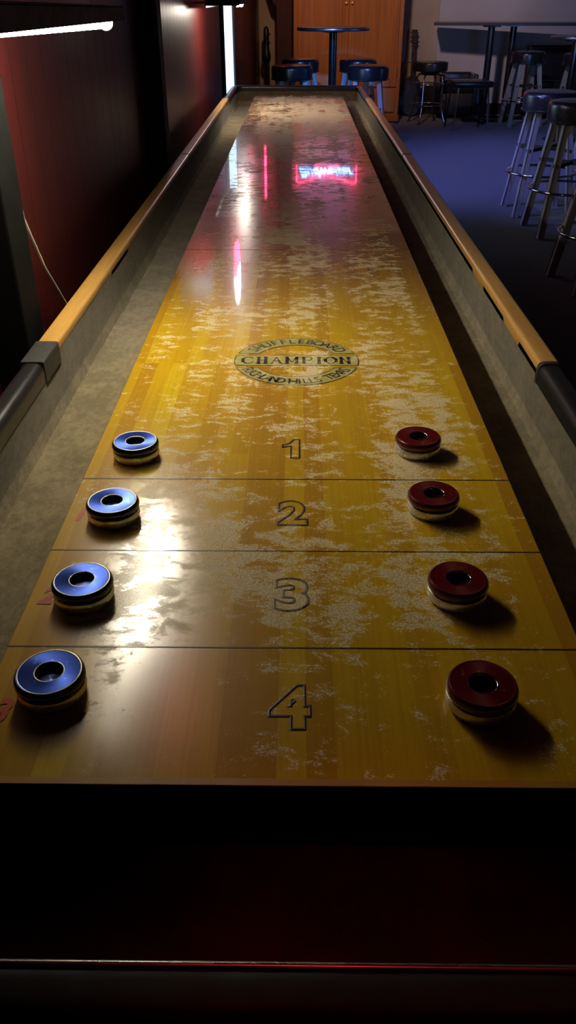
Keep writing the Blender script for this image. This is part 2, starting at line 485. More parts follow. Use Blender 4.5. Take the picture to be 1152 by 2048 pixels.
# rails: rounded cap profile, u from -w/2..w/2
def cap_prof(w, z0, z1, r, n=5):
    h = w/2; pts = [(-h, z0)]
    for i in range(n+1):
        a = PI - i*PI/2/n; pts.append((-h+r+r*math.cos(a), z1-r+r*math.sin(a)))
    for i in range(n+1):
        a = PI/2 - i*PI/2/n; pts.append((h-r+r*math.cos(a), z1-r+r*math.sin(a)))
    pts.append((h, z0)); return pts
cl, cr = XL-RW/2, XR+RW/2
SB, MID, FB = .825, 2.655, 4.50
for x, r in ((cl, .006), (cr, .007)):
    for a, b in ((SB, MID-.004), (MID+.004, FB)):
        bm = bmesh.new(); sweep(bm, [(x, a), (x, b)], cap_prof(RW, RZ-.020, RZ, r))
        obj('wood_rail', bm, M['rail'], T, 40)
    bm = bmesh.new(); sweep(bm, [(x, MID-.006), (x, MID+.006)], cap_prof(RW+.002, RZ-.021, RZ+.0006, r))
    obj('rail_joint', bm, M['rubber'], T, 40)
def upath(y0, y1, sgn):
    """U path from the left rail round an end to the right rail"""
    R = .05; e = y1
    if sgn < 0:
        return [(cl, y0)] + [p[:2] for p in arc((cl+R, e+R), R, PI, 1.5*PI, 8)] + [p[:2] for p in arc((cr-R, e+R), R, 1.5*PI, 2*PI, 8)] + [(cr, y0)]
    return [(cl, y0)] + [p[:2] for p in arc((cl+R, e-R), R, PI, .5*PI, 8)] + [p[:2] for p in arc((cr-R, e-R), R, .5*PI, 0, 8)] + [(cr, y0)]
bm = bmesh.new(); sweep(bm, upath(.742, YN-RW/2, -1), cap_prof(RW+.001, RZ-.030, RZ-.001, .013, 8))
o = obj('padded_end_rail', bm, [M['vinyl'], M['endvinyl']], T, 50)
for p in o.data.polygons:
    if p.center.y < -.10: p.material_index = 1
bm = bmesh.new(); tube(bm, [(XL+.045, YN-.003, RZ-.004), (-.1, YN-.003, RZ-.0035), (XR-.045, YN-.003, RZ-.004)], .0028, 8)
obj('rail_glint_strip', bm, M['glintmetal'], T, 60)  # metal strip added to draw the thin highlight along the near rail
bm = bmesh.new(); sweep(bm, upath(FB, YF+RW/2, 1), cap_prof(RW+.001, RZ-.030, RZ, .013, 8))
obj('padded_end_rail', bm, M['vinyl'], T, 50)
bm = bmesh.new(); sweep(bm, [(cl, .738), (cl, SB)], cap_prof(RW+.003, RZ-.032, RZ+.0012, .004)); obj('rail_cap_block', bm, M['rubber'], T, 40)
bm = bmesh.new(); sweep(bm, [(cr, .738), (cr, .748)], cap_prof(RW+.002, RZ-.031, RZ+.0008, .012)); obj('rail_cap_block', bm, M['rubber'], T, 40)
bm = bmesh.new(); sweep(bm, [(cr, .748), (cr, SB)], cap_prof(RW, RZ-.020, RZ, .007)); obj('wood_rail', bm, M['rail'], T, 40)
# pedestal legs
for y in (.45, 2.6, 4.7):
    bm = bmesh.new(); box(bm, -.30, .28, y-.10, y+.10, .06, .56, .01); box(bm, -.34, .32, y-.15, y+.15, 0, .06, .01)
    obj('leg', bm, M['cab'], T)

# markings on the board
def text_mesh(s, size, outline=0.0, offset=0.0, shear=0.0):
    cu = bpy.data.curves.new('txt', 'FONT'); cu.body = s; cu.size = size; cu.align_x = 'CENTER'; cu.offset = offset; cu.shear = shear
    cu.resolution_u = 6
    if outline: cu.fill_mode = 'NONE'; cu.bevel_depth = outline; cu.bevel_resolution = 0
    o = bpy.data.objects.new('txt', cu); link(o)
    dg = bpy.context.evaluated_depsgraph_get(); dg.update()
    me = bpy.data.meshes.new_from_object(o.evaluated_get(dg))
    bpy.data.objects.remove(o); bpy.data.curves.remove(cu)
    return me

def add_mesh(bm, me, mtx, flat=None, matidx=0):
    b2 = bmesh.new(); b2.from_mesh(me); b2.transform(mtx)
    if flat is not None:
        for v in b2.verts: v.co.z = flat + (v.co.z-flat)*.0
    vm = {}
    for v in b2.verts: vm[v.index] = bm.verts.new(v.co)
    for f in b2.faces:
        try:
            nf = bm.faces.new([vm[v.index] for v in f.verts]); nf.material_index = matidx
        except ValueError: pass
    b2.free()

def fit(me, cx, y0, y1, w, z):
    xs = [v.co.x for v in me.vertices]; ys = [v.co.y for v in me.vertices]
    sx = w/(max(xs)-min(xs)); sy = (y1-y0)/(max(ys)-min(ys))
    return Matrix.Translation((cx, y0, z)) @ Matrix.Diagonal((sx, sy, .15, 1)) @ Matrix.Translation((-(max(xs)+min(xs))/2, -min(ys), 0))

for s, y0, y1, w in (('2', .354, .408, .036), ('3', .204, .258, .036), ('4', .054, .106, .036)):
    me = text_mesh(s, .07, outline=.0014, offset=.0030)
    bm = bmesh.new(); add_mesh(bm, me, fit(me, -.003, y0, y1, w, Z+.00035))
    obj('numeral', bm, M['ink'], board)
bm = bmesh.new()
one = [(-.013, .036), (-.013, .030), (-.002, .0325), (-.002, 0), (.009, 0), (.009, .051), (.001, .051), (-.004, .041)]
P1 = [(-.004+a, .511+b) for a, b in one]
for i, a in enumerate(P1):
    b = P1[(i+1) % len(P1)]; d = Vector(b)-Vector(a); n_ = Vector((-d.y, d.x)).normalized()*.0011; e_ = d.normalized()*.0011
    bm.faces.new([bm.verts.new((c.x, c.y, Z+.0006)) for c in (Vector(a)-n_-e_, Vector(b)-n_+e_, Vector(b)+n_+e_, Vector(a)+n_-e_)])
obj('numeral', bm, M['ink'], board)
for s, cx, y0, y1, w in (('1', -.2435, .362, .388, .009), ('2', -.2425, .213, .240, .015), ('3', -.2405, .059, .087, .015)):
    me = text_mesh(s, .03, offset=.0012, shear=.2)
    bm = bmesh.new(); add_mesh(bm, me, fit(me, cx, y0, y1, w, Z+.0005))
    obj('numeral', bm, M['red_ink'], board)
for y in (.1524, .3048, .4572, 1.526):
    bm = bmesh.new(); box(bm, -HW+.0005, HW-.0005, y-.0008, y+.0008, Z-.0004, Z+.0003)
    obj('foul_line' if y > 1 else 'scoring_line', bm, M['ink'], board)

# circular emblem with writing
bm = bmesh.new(); EC = (0, .842)
RO, RI = .100, .068
def ring_part(sg):
    a0 = math.asin(.030/RO); a1 = PI-a0; b0 = math.asin(.030/RI); b1 = PI-b0
    n = 40
    o = [(EC[0]+RO*math.cos(a0+(a1-a0)*i/n), EC[1]+sg*RO*math.sin(a0+(a1-a0)*i/n)) for i in range(n+1)]
    q = [(EC[0]+RI*math.cos(b0+(b1-b0)*i/n), EC[1]+sg*RI*math.sin(b0+(b1-b0)*i/n)) for i in range(n+1)]
    return o, q
def flat_line(bm, pts, w, z, closed=True, mi=1):
    n = len(pts); P = [Vector(p) for p in pts]
    for i in range(n if closed else n-1):
        a, b = P[i], P[(i+1) % n]; d = (b-a)
        if d.length < 1e-7: continue
        d.normalize(); nn = Vector((-d.y, d.x))*w/2; e = d*w*.4
        f = bm.faces.new([bm.verts.new((*(c), z)) for c in (a-nn-e, b-nn+e, b+nn+e, a+nn-e)]); f.material_index = mi
for sg in (1, -1):
    o, q = ring_part(sg)
    for i in range(len(o)-1):
        f = bm.faces.new([bm.verts.new((*c, Z+.0003)) for c in (o[i], o[i+1], q[i+1], q[i])]); f.material_index = 0
    flat_line(bm, o+q[::-1], .0014, Z+.0006)
hb = .0215
ang = math.asin(hb/.1)
bp = [(.1*math.cos(-ang+2*ang*i/8), EC[1]+.1*math.sin(-ang+2*ang*i/8)) for i in range(9)]
bp = bp + [(-p[0], p[1]) for p in bp[::-1]]
f = bm.faces.new([bm.verts.new((*c, Z+.0003)) for c in bp]); f.material_index = 0
flat_line(bm, bp, .0014, Z+.0006)
def arc_text(s, r, size, a0, a1, top):
    n = len(s)
    for i, ch in enumerate(s):
        if ch == ' ': continue
        me = text_mesh(ch, size, offset=.0003)
        a = a0+(a1-a0)*(i+.5)/n
        if top: rot = a-PI/2; rr = r
        else: rot = a+PI/2; rr = r
        c = Vector((EC[0]+rr*math.cos(a), EC[1]+rr*math.sin(a), Z+.0007))
        me.transform(Matrix.Diagonal((.85, 1, 1, 1)))
        add_mesh(bm, me, Matrix.Translation(c) @ Matrix.Rotation(rot, 4, 'Z'), None, 1)
arc_text('SHUFFLEBOARD', .0755, .0285, math.radians(153), math.radians(27), True)
arc_text('RICHLAND HILLS TEXAS', .0945, .0275, math.radians(204), math.radians(336), False)
# slab-serif letters of the central word, drawn with strokes (unit box 0..1)
G = {'C': [((.95, .78), (.75, 1)), ((.75, 1), (.35, 1)), ((.35, 1), (.08, .72)), ((.08, .72), (.08, .28)), ((.08, .28), (.35, 0)), ((.35, 0), (.75, 0)), ((.75, 0), (.95, .22))],
     'H': [((.2, 0), (.2, 1)), ((.8, 0), (.8, 1)), ((.2, .5), (.8, .5)), ((.02, 0), (.38, 0)), ((.02, 1), (.38, 1)), ((.62, 0), (.98, 0)), ((.62, 1), (.98, 1))],
     'A': [((.12, 0), (.5, 1)), ((.5, 1), (.88, 0)), ((.28, .38), (.72, .38)), ((0, 0), (.28, 0)), ((.7, 0), (1, 0))],
     'M': [((.15, 0), (.15, 1)), ((.15, 1), (.5, .2)), ((.5, .2), (.85, 1)), ((.85, 1), (.85, 0)), ((0, 0), (.3, 0)), ((.7, 0), (1, 0)), ((0, 1), (.2, 1)), ((.8, 1), (1, 1))],
     'P': [((.2, 0), (.2, 1)), ((.2, 1), (.75, 1)), ((.75, 1), (.92, .78)), ((.92, .78), (.75, .5)), ((.75, .5), (.2, .5)), ((.02, 0), (.42, 0)), ((.02, 1), (.2, 1))],
     'I': [((.5, 0), (.5, 1)), ((.2, 0), (.8, 0)), ((.2, 1), (.8, 1))],
     'O': [((.35, 1), (.65, 1)), ((.65, 1), (.95, .7)), ((.95, .7), (.95, .3)), ((.95, .3), (.65, 0)), ((.65, 0), (.35, 0)), ((.35, 0), (.05, .3)), ((.05, .3), (.05, .7)), ((.05, .7), (.35, 1))],
     'N': [((.18, 0), (.18, 1)), ((.18, 1), (.82, 0)), ((.82, 0), (.82, 1)), ((.02, 0), (.34, 0)), ((0, 1), (.22, 1)), ((.66, 1), (.98, 1))]}
wd = 'CHAMPION'; ww = {'I': .55, 'M': 1.2}
tot = sum(ww.get(c, 1)+.22 for c in wd)-.22; ux = .176/tot; x = -.088; hh = .026; yb = EC[1]-hh/2
for c in wd:
    w_ = ww.get(c, 1)*ux
    for (p, q) in G[c]:
        vert = abs(p[0]-q[0]) < .3 and abs(p[1]-q[1]) > .3
        flat_line(bm, [(x+p[0]*w_, yb+p[1]*hh), (x+q[0]*w_, yb+q[1]*hh)],   .0052 if vert else .0024, Z+.0007, False)
    x += w_+.22*ux
obj('emblem', bm, [M['olive'], M['ink']], board)

# ------------------------------------------------------------------ pucks
def make_puck(color):
    side, top, well = (M['blueside'], M['bluecap'], M['bluewell']) if color == 'blue' else (M['redside'], M['redcap'], M['redwell'])
    r = empty('shuffleboard_puck')
    bm = bmesh.new()
    lathe(bm, [(0, .0004), (.022, .0004), (.0235, .0000), (.0262, .0004), (.0282, .0022), (.0290, .005), (.0291, .009), (.0284, .0112), (.0262, .0122), (.012, .0125)], 64)
    obj('steel_base', bm, M['steel'], r, 35)
    bm = bmesh.new(); lathe(bm, [(.0262, .0118), (.0268, .0122), (.0268, .0136), (.026, .014)], 64); obj('groove', bm, M['groove'], r, 35)
    bm = bmesh.new()
    lathe(bm, [(.0255, .0132), (.0280, .0134), (.0292, .0146), (.0296, .0168), (.0293, .0192), (.0284, .0212), (.0272, .0222)], 64)
    obj('cap_side', bm, side, r, 60)
    bm = bmesh.new()
    lathe(bm, [(.0272, .0222), (.0266, .02245), (.0258, .0223)], 64)
    obj('worn_rim', bm, M['wornrim'] if color == 'blue' else side, r, 60)
    bm = bmesh.new()
    lathe(bm, [(.0258, .0223), (.0253, .02215), (.0131, .02205), (.0127, .0221)], 64)
    obj('cap_top', bm, top, r, 12)
    bm = bmesh.new(); lathe(bm, [(.0127, .0221), (.0121, .0223), (.0114, .0219), (.0112, .0206)], 64)
    obj('hole_rim', bm, M['wornrim'] if color == 'blue' else M['chrome'], r, 60)
    bm = bmesh.new(); lathe(bm, [(.0112, .0206), (.0111, .0152), (.0110, .0149)], 48); obj('hole_wall', bm, M['groove'], r, 60)
    bm = bmesh.new(); lathe(bm, [(.0111, .0148), (.006, .0146), (0, .0145)], 48); obj('hole_floor', bm, well, r, 60)
    return r
bl = [(-.2035, .515, 'blue-topped steel puck above the first scoring line, farthest blue one from the viewer'),
      (-.2045, .370, 'blue-topped steel puck right beside the small red number 1'),
      (-.2055, .224, 'blue-topped steel puck right beside the small red number 2'),
      (-.2040, .096, 'nearest blue-topped steel puck, beside the small red number 3')]
rd = [(.1570, .531, 'dark red-topped steel puck above the first scoring line, farthest red one from the viewer'),
      (.1570, .389, 'dark red-topped steel puck level with the outlined number 2'),
      (.1585, .229, 'dark red-topped steel puck level with the outlined number 3'),
      (.1550, .086, 'nearest dark red-topped steel puck, level with the outlined number 4')]
for color, lst in (('blue', bl), ('red', rd)):
    proto = make_puck(color)
    for i, (x, y, lab) in enumerate(lst):
        o = proto if i == 0 else copy_thing(proto)
        o.location = (x, y, Z+.0005); o.rotation_euler = (0, 0, i*1.3)
        tag(o, lab, 'puck', '%s pucks lined up along the board' % color)

# ------------------------------------------------------------------ lamps over the left gutter
def lamp(y0, y1, t0, t1, tmat, label, arms, tilt=0, lip=0):
    r = empty('gutter_lamp', (-.35, (y0+y1)/2, 1.268), 0, label, 'lamp', 'tube lamps along the left rail')
    hy = (y1-y0)/2; cy = (y0+y1)/2
    bm = bmesh.new()
    # open-bottomed hood: top, sloped back, front lip and two ends
    box(bm, -.08, .08, -hy, hy, .016, .020, .001, 1)
    vs = [bm.verts.new((x_, y_, z_)) for x_ in (.076, .080) for y_, z_ in ((-hy, lip), (hy, .000), (hy, .018), (-hy, .018))]
    for q in ((0, 1, 2, 3), (7, 6, 5, 4), (0, 4, 5, 1), (1, 5, 6, 2), (2, 6, 7, 3), (3, 7, 4, 0)): bm.faces.new([vs[k] for k in q])
    box(bm, -.080, -.076, -hy, hy, -.012, .018)
    box(bm, -.078, .078, -hy, -hy+.004, -.004, .018); box(bm, -.078, .078, hy-.004, hy, -.000, .018)
    obj('hood', bm, M['hood'], r)
    tx = .055
    bm = bmesh.new(); tube(bm, [(tx, t0-cy+.02, -.002), (tx, t1-cy-.012, -.002)], .0085, 16); obj('tube', bm, tmat, r, 60)
    bm = bmesh.new()
    tube(bm, [(tx, t0-cy, -.002), (tx, t0-cy+.02, -.002)], .0092, 16)
    obj('tube_cap', bm, M['tubecap'], r, 60)
    bm = bmesh.new()
    tube(bm, [(tx, t1-cy-.012, -.002), (tx, t1-cy-.004, -.003), (tx, t1-cy+.002, -.004), (tx, t1-cy+.005, -.004)], [.0095, .0105, .0090, .004], 16)
    obj('glowing_tip', bm, tmat, r, 60)
    for a in arms:
        obj('bracket', bx(-.149, -.07, a-cy-.012, a-cy+.012, .003, .013, .001, 1), M['hood'], r)
    if tilt: r.rotation_euler = (tilt, 0, 0)
    return r
l1 = lamp(.38, 1.075, .46, 1.055, M['tube'], 'black hooded tube lamp glowing white over the left rail, nearest the viewer', (.50, .80), math.radians(-.75), -.006)
l1.location.z = 1.272
lamp(3.98, 4.75, 4.00, 4.50, M['tube2'], 'far black hooded tube lamp by the bright window strip', (4.2, 4.55))

# white cord from the post down behind the rail
bm = bmesh.new()
tube(bm, [(-.462, .975, 1.20), (-.447, .964, 1.10), (-.445, .955, 1.055), (-.452, .985, .99), (-.462, 1.09, .88), (-.468, 1.20, .785), (-.47, 1.33, .66), (-.48, 1.45, .40), (-.485, 1.5, .02)], .0032, 8)
tag(obj('power_cord', bm, M['cord'], None, 60), 'thin white cord running down the red wall behind the left rail', 'cord')

# ------------------------------------------------------------------ neon signs
def neon(name, label, tubes, frame=None, loc=(0, 0, 0), rot=(0, 0, 0)):
    r = empty(name, loc, 0, label, 'sign', None); r.rotation_euler = rot
    bm = bmesh.new()
    for (p, q) in frame: bar(bm, p, q, .010, .010)
    obj('mounting_frame', bm, M['black'], r)
    for nm, pts, rad, mt, closed in tubes:
        bm = bmesh.new()
        for P in pts: tube(bm, P, rad, 8, closed)
        obj(nm, bm, mt, r, 60)
    return r
# bow-tie sign high on the back wall (local x right, z up, facing -y)
bow = [(-.40, 0, .13), (-.36, 0, .15), (-.10, 0, .062), (0, 0, .04), (.10, 0, .062), (.36, 0, .15), (.40, 0, .13),
       (.40, 0, -.13), (.36, 0, -.15), (.10, 0, -.062), (0, 0, -.04), (-.10, 0, -.062), (-.36, 0, -.15), (-.40, 0, -.13)]
s = neon('neon_sign', 'neon sign with red bow-tie outline and blue script, high on the back wall', [('red_outline', [bow], .008, M['neon_red'], True)],
         [((-.36, .02, .0), (.36, .02, .0)), ((-.3, .03, -.14), (-.3, .03, .14)), ((.3, .03, -.14), (.3, .03, .14))], (.375, BY-.06, 2.295))
me = text_mesh('Budweiser', .16, outline=.004, shear=.35)
xs = [v.co.x for v in me.vertices]; k = .74/(max(xs)-min(xs))
bm = bmesh.new(); add_mesh(bm, me, Matrix.Translation((0, -.02, -.05)) @ Matrix.Rotation(PI/2, 4, 'X') @ Matrix.Diagonal((k, 1.0, 1, 1)) @ Matrix.Translation((-(max(xs)+min(xs))/2, 0, 0)))
obj('blue_script', bm, M['neon_blue'], s)
# round sign on the left wall, red below and blue-white above
def circ(ry, rz, a0, a1, n, cz=0): return [(0, ry*math.cos(a0+(a1-a0)*i/n), cz+rz*math.sin(a0+(a1-a0)*i/n)) for i in range(n+1)]
s = neon('neon_sign', 'round neon sign on the left wall, red lower half and icy white upper half', [
    ('red_tube', [circ(.17, .17, PI, 2*PI, 20), circ(.12, .12, PI, 2*PI, 16), [(0, -.10, -.03), (0, .10, -.03)]], .007, M['neon_red'], False),
    ('white_tube', [circ(.17, .19, 0, PI, 20), circ(.11, .13, 0, PI, 16), [(0, -.1, .03), (0, 0, .12), (0, .1, .03)]], .007, M['neon_white'], False)],
    [((-.03, -.2, 0), (-.03, .2, 0)), ((-.13, -.0, -.1), (-.02, 0, -.1)), ((-.03, 0, -.19), (-.03, 0, .2))], (-.365, 4.55, 1.70))
s = neon('neon_sign', 'narrow upright red neon sign on the left wall near the back corner', [
    ('red_tube', [[(0, -.04, -.28), (0, -.05, 0), (0, -.04, .28), (0, .04, .28), (0, .05, 0), (0, .04, -.28)]], .011, M['neon_red'], True)],
    [((-.12, 0, 0), (-.02, 0, 0)), ((-.03, 0, -.27), (-.03, 0, .27))], (-.38, 9.65, 2.02))
s = neon('neon_sign', 'red neon ring sign high on the left wall above the near lamp', [
    ('red_tube', [circ(.16, .12, 0, 2*PI, 24)[:-1]], .008, M['neon_red2'], True)],
    [((-.09, 0, -.1), (-.02, 0, -.1)), ((-.02, 0, -.12), (-.02, 0, .12))], (-.40, 1.65, 2.40))

# ------------------------------------------------------------------ pine cabinet at the back
A = empty('pine_cabinet', (.56, 10.7, 0), 0, 'tall orange pine two-door cabinet against the back wall', 'cabinet')
wA, dA = .625, .30
bm = bmesh.new(); box(bm, -wA, wA, -dA+.022, dA, .03, 2.02, .004); box(bm, -wA+.03, wA-.03, -dA+.04, dA-.02, 0, .03); obj('carcass', bm, M['pine'], A)
bm = bmesh.new(); box(bm, -wA-.03, wA+.03, -dA-.02, dA, 2.02, 2.06, .01); box(bm, -wA-.015, wA+.015, -dA, dA, 1.98, 2.02, .006); obj('cornice', bm, M['pine'], A)
bm = bmesh.new(); box(bm, -wA-.008, wA+.008, -dA-.002, dA, .03, .10, .006); obj('plinth', bm, M['pine'], A)
for sgn in (-1, 1):
    x0, x1 = (-wA+.05, -.004) if sgn < 0 else (.004, wA-.05)
    bm = bmesh.new()
    box(bm, x0, x1, -dA, -dA+.021, .40, 1.95, .004)
    for a in ((x0, x0+.07, .40, 1.95), (x1-.07, x1, .40, 1.95), (x0+.07, x1-.07, .40, .48), (x0+.07, x1-.07, 1.87, 1.95)):
        box(bm, a[0], a[1], -dA-.012, -dA+.002, a[2], a[3], .004)
    d = obj('door', bm, M['pine'], A)
    bm = bmesh.new(); kx = x1-.03 if sgn < 0 else x0+.03
    me_r = [(0, 0), (.006, 0), (.006, .012), (.014, .018), (.014, .024), (0, .028)]
    lathe(bm, me_r, 16); bm.transform(Matrix.Translation((kx, -dA-.012, 1.235)) @ Matrix.Rotation(PI/2, 4, 'X'))
    obj('knob', bm, M['brass'], d, 50)
    bm = bmesh.new(); box(bm, x0, x1, -dA-.006, -dA+.021, .13, .37, .006); dr = obj('drawer', bm, M['pine'], A)
    bm = bmesh.new(); lathe(bm, me_r, 16); bm.transform(Matrix.Translation(((x0+x1)/2, -dA-.006, .25)) @ Matrix.Rotation(PI/2, 4, 'X')); obj('knob', bm, M['brass'], dr, 50)
    for hz in (.55, 1.75):
        bm = bmesh.new(); hx = x0-.004 if sgn < 0 else x1+.004
        tube(bm, [(hx, -dA-.004, hz-.04), (hx, -dA-.004, hz+.04)], .006, 10)
        obj('hinge', bm, M['brass'], d, 50)

# wall outlet and its loop of cord
o = empty('wall_outlet', (1.33, BY-.004, .42), 0, 'small pale wall outlet low on the beige wall right of the pine cabinet', 'outlet')
bm = bmesh.new(); box(bm, -.035, .035, -.006, .004, -.06, .06, .003); obj('cover_plate', bm, M['outlet'], o)
for z in (-.025, .025): obj('socket', bx(-.014, .014, -.010, -.005, z-.012, z+.012, .002), M['frame'], o)
bm = bmesh.new(); tube(bm, [(1.335, BY-.02, .45), (1.33, BY-.05, .53), (1.37, BY-.05, .62), (1.42, BY-.04, .60), (1.43, BY-.03, .50), (1.39, BY-.03, .36), (1.40, BY-.03, .22), (1.37, BY-.04, .12), (1.35, BY-.06, .01)], .006, 8)
tag(obj('power_cord', bm, M['cord'], None, 60), 'pale cord looping down from the outlet right of the pine cabinet', 'cord')

# ------------------------------------------------------------------ stools, tables
def cushion(r, z0, z1, round_=.03):
    n = 5; p = [(0, z0), (r-.015, z0), (r-.004, z0+.008)]
    for i in range(n+1):
        a = i*PI/2/n; p.append((r-round_+round_*math.cos(a), z1-round_+round_*math.sin(a)))
    p += [(r*.5, z1+.006), (0, z1+.008)]
    return p

def wood_stool(h=.75, legm='legwood'):
    r = empty('bar_stool')
    bm = bmesh.new(); lathe(bm, cushion(.190, h-.128, h-.008), 40); c = obj('seat', bm, M['seat'], r, 50)
    bm = bmesh.new(); lathe(bm, [(.188, h-.124), (.194, h-.121), (.194, h-.114), (.188, h-.111)], 40); obj('piping', bm, M['seat'], c, 50)
    top, bot = .105, .185
    for sx in (-1, 1):
        for sy in (-1, 1):
            bm = bmesh.new(); bar(bm, (sx*top, sy*top, h-.127), (sx*bot, sy*bot, .004), .034, .034, .004)
            obj('leg', bm, M[legm], r)
    R = .238; z = .27
    bm = bmesh.new(); tube(bm, [p for p in arc((0, 0), R, 0, 2*PI*39/40, 39, z)], .008, 10, True); obj('foot_ring', bm, M['chrome'], r, 60)
    bm = bmesh.new()
    k = (z/(h-.1)); q = bot+(top-bot)*.5
    bar(bm, (-q, -q, .42), (q, q, .42), .02, .03); bar(bm, (-q, q, .42), (q, -q, .42), .02, .03)
    obj('stretcher', bm, M['legdark'], r)
    return r

def chrome_stool(h=.64):
    r = empty('swivel_stool')
    bm = bmesh.new(); lathe(bm, cushion(.205, h-.105, h-.008, .018), 44); obj('seat', bm, M['seat'], r, 50)
    bm = bmesh.new(); lathe(bm, [(0, h-.145), (.09, h-.145), (.11, h-.12), (.11, h-.105), (0, h-.105)], 24); obj('swivel_plate', bm, M['black'], r, 40)
    for k in range(4):
        a = PI/4+k*PI/2+.25; c, s = math.cos(a), math.sin(a)
        bm = bmesh.new()
        tube(bm, [(c*.05, s*.05, h-.13), (c*.13, s*.13, h-.14), (c*.16, s*.16, h-.17), (c*.17, s*.17, h-.22), (c*.175, s*.175, .17), (c*.21, s*.21, .06), (c*.235, s*.235, .012)], .0105, 10)
        lg = obj('leg', bm, M['chrome'], r, 60)
        bm = bmesh.new(); lathe(bm, [(0, 0), (.014, 0), (.014, .014), (.010, .02), (0, .02)], 12, (c*.237, s*.237, 0)); obj('rubber_foot', bm, M['rubber'], lg, 50)
    for z, R in ((.20, .186), (.42, .172)):
        bm = bmesh.new(); tube(bm, arc((0, 0), R, 0, 2*PI*35/36, 35, z), .008, 10, True); obj('foot_ring', bm, M['chrome'], r, 60)
    return r

def round_table(R, h, name='pedestal_table'):
    r = empty(name)
    bm = bmesh.new(); lathe(bm, [(0, h-.030), (R-.01, h-.030), (R-.004, h-.026), (R-.004, h-.002), (R-.012, h), (0, h)], 56); t = obj('tabletop', bm, M['tabletop'], r, 40)
    bm = bmesh.new(); lathe(bm, [(R-.004, h-.029), (R, h-.025), (R, h-.005), (R-.004, h-.001)], 56); obj('edge_band', bm, M['edge'], t, 50)
    bm = bmesh.new(); lathe(bm, [(0, h-.045), (.10, h-.045), (.12, h-.038), (.12, h-.03), (0, h-.03)], 24); obj('mounting_plate', bm, M['pole'], r, 40)
    bm = bmesh.new(); tube(bm, [(0, 0, .05), (0, 0, h-.04)], .038, 24); obj('pole', bm, M['pole'], r, 50)
    bm = bmesh.new(); lathe(bm, [(0, 0), (.19, 0), (.195, .012), (.16, .03), (.06, .05), (.045, .07), (0, .07)], 40); obj('base', bm, M['pole'], r, 40)
    return r

pt = round_table(.345, 1.055); pt.location = (.325, 8.62, 0)
tag(pt, 'round dark pedestal table among black stools beyond the far end of the board', 'table')

st = wood_stool(.775)
spots = [(-.065, 8.12, .15, 'black padded stool at the round table, front left behind the board end', 'stools around the round table'),
         (.635, 8.10, -.12, 'black padded stool at the round table, front right with a lit leg', 'stools around the round table'),
         (.015, 9.06, .3, 'black padded stool at the round table, rear left in front of the pine cabinet', 'stools around the round table'),
         (.60, 9.06, -.3, 'black padded stool at the round table, rear right in front of the pine cabinet', 'stools around the round table'),
         (1.685, 5.68, 0, 'black-seated wooden stool with pale blue-lit legs standing on the blue patch of floor', 'bar stools on the right'),
         (1.70, 5.09, .05, 'black-seated wooden stool with dark legs in front of the blue-lit one', 'bar stools on the right'),
         (1.585, 3.93, .1, 'stool cut off at right edge, only chrome foot ring and dark leg visible', 'bar stools on the right'),
         (2.62, 10.3, .1, 'black padded stool under the long high table, left one with one lit leg', 'stools at the long table'),
         (3.12, 9.95, -.1, 'black padded stool under the long high table, right one behind the small round table', 'stools at the long table'),
         (2.78, 8.1, 0, 'black stool seat at the right edge just below the small round table', 'stools at the long table')]
for i, (x, y, a, lab, g) in enumerate(spots):
    o = st if i == 0 else copy_thing(st)
    o.location = (x, y, 0); o.rotation_euler = (0, 0, a)
    tag(o, lab, 'stool', g)

cs = chrome_stool(.66); cs.location = (1.545, 10.52, 0)
tag(cs, 'round black swivel stool with chrome legs and two chrome rings right of the cabinet', 'stool')

tt = round_table(.26, .96); tt.location = (2.80, 9.12, 0)
tag(tt, 'small round pedestal table with shiny edge at the right edge of the view', 'table')

# long high table with three pedestals
LT = empty('long_table', (1.55, 10.55, 0), math.radians(-9), 'long high black table on pedestals in front of the pale back wall', 'table')
bm = bmesh.new(); box(bm, 0, 2.6, 0, .62, 1.015, 1.045, .004); t = obj('tabletop', bm, M['tabletop'], LT)
bm = bmesh.new(); box(bm, -.003, 2.603, -.004, .0005, 1.017, 1.043, .001, 1); obj('edge_band', bm, M['black'], t)
for x, y in ((.66, .16), (.93, .46), (2.2, .3)):
    bm = bmesh.new(); tube(bm, [(x, y, .03), (x, y, 1.015)], .040, 20); box(bm, x-.1, x+.1, y-.1, y+.1, 1.0, 1.015); obj('pedestal', bm, M['pole'], LT, 50)
    bm = bmesh.new(); bar(bm, (x-.24, y, .022), (x+.24, y, .022), .06, .035, .006, Vector((0, 0, 1))); bar(bm, (x, y-.24, .022), (x, y+.24, .022), .06, .035, .006, Vector((0, 0, 1))); obj('cross_foot', bm, M['pole'], LT)

# low dark chair under the long table
CH = empty('low_chair', (1.93, 9.98, 0), .1, 'low dark chair with thin metal legs tucked under the long table', 'chair')
bm = bmesh.new(); box(bm, -.22, .22, -.2, .2, .44, .50, .02, 3); obj('seat', bm, M['seat'], CH, 50)
for sx in (-1, 1):
    for sy in (-1, 1):
        bm = bmesh.new(); tube(bm, [(sx*.17, sy*.16, .44), (sx*.20, sy*.18, .0)], .010, 10); obj('leg', bm, M['chrome'] if sy < 0 else M['pole'], CH, 60)
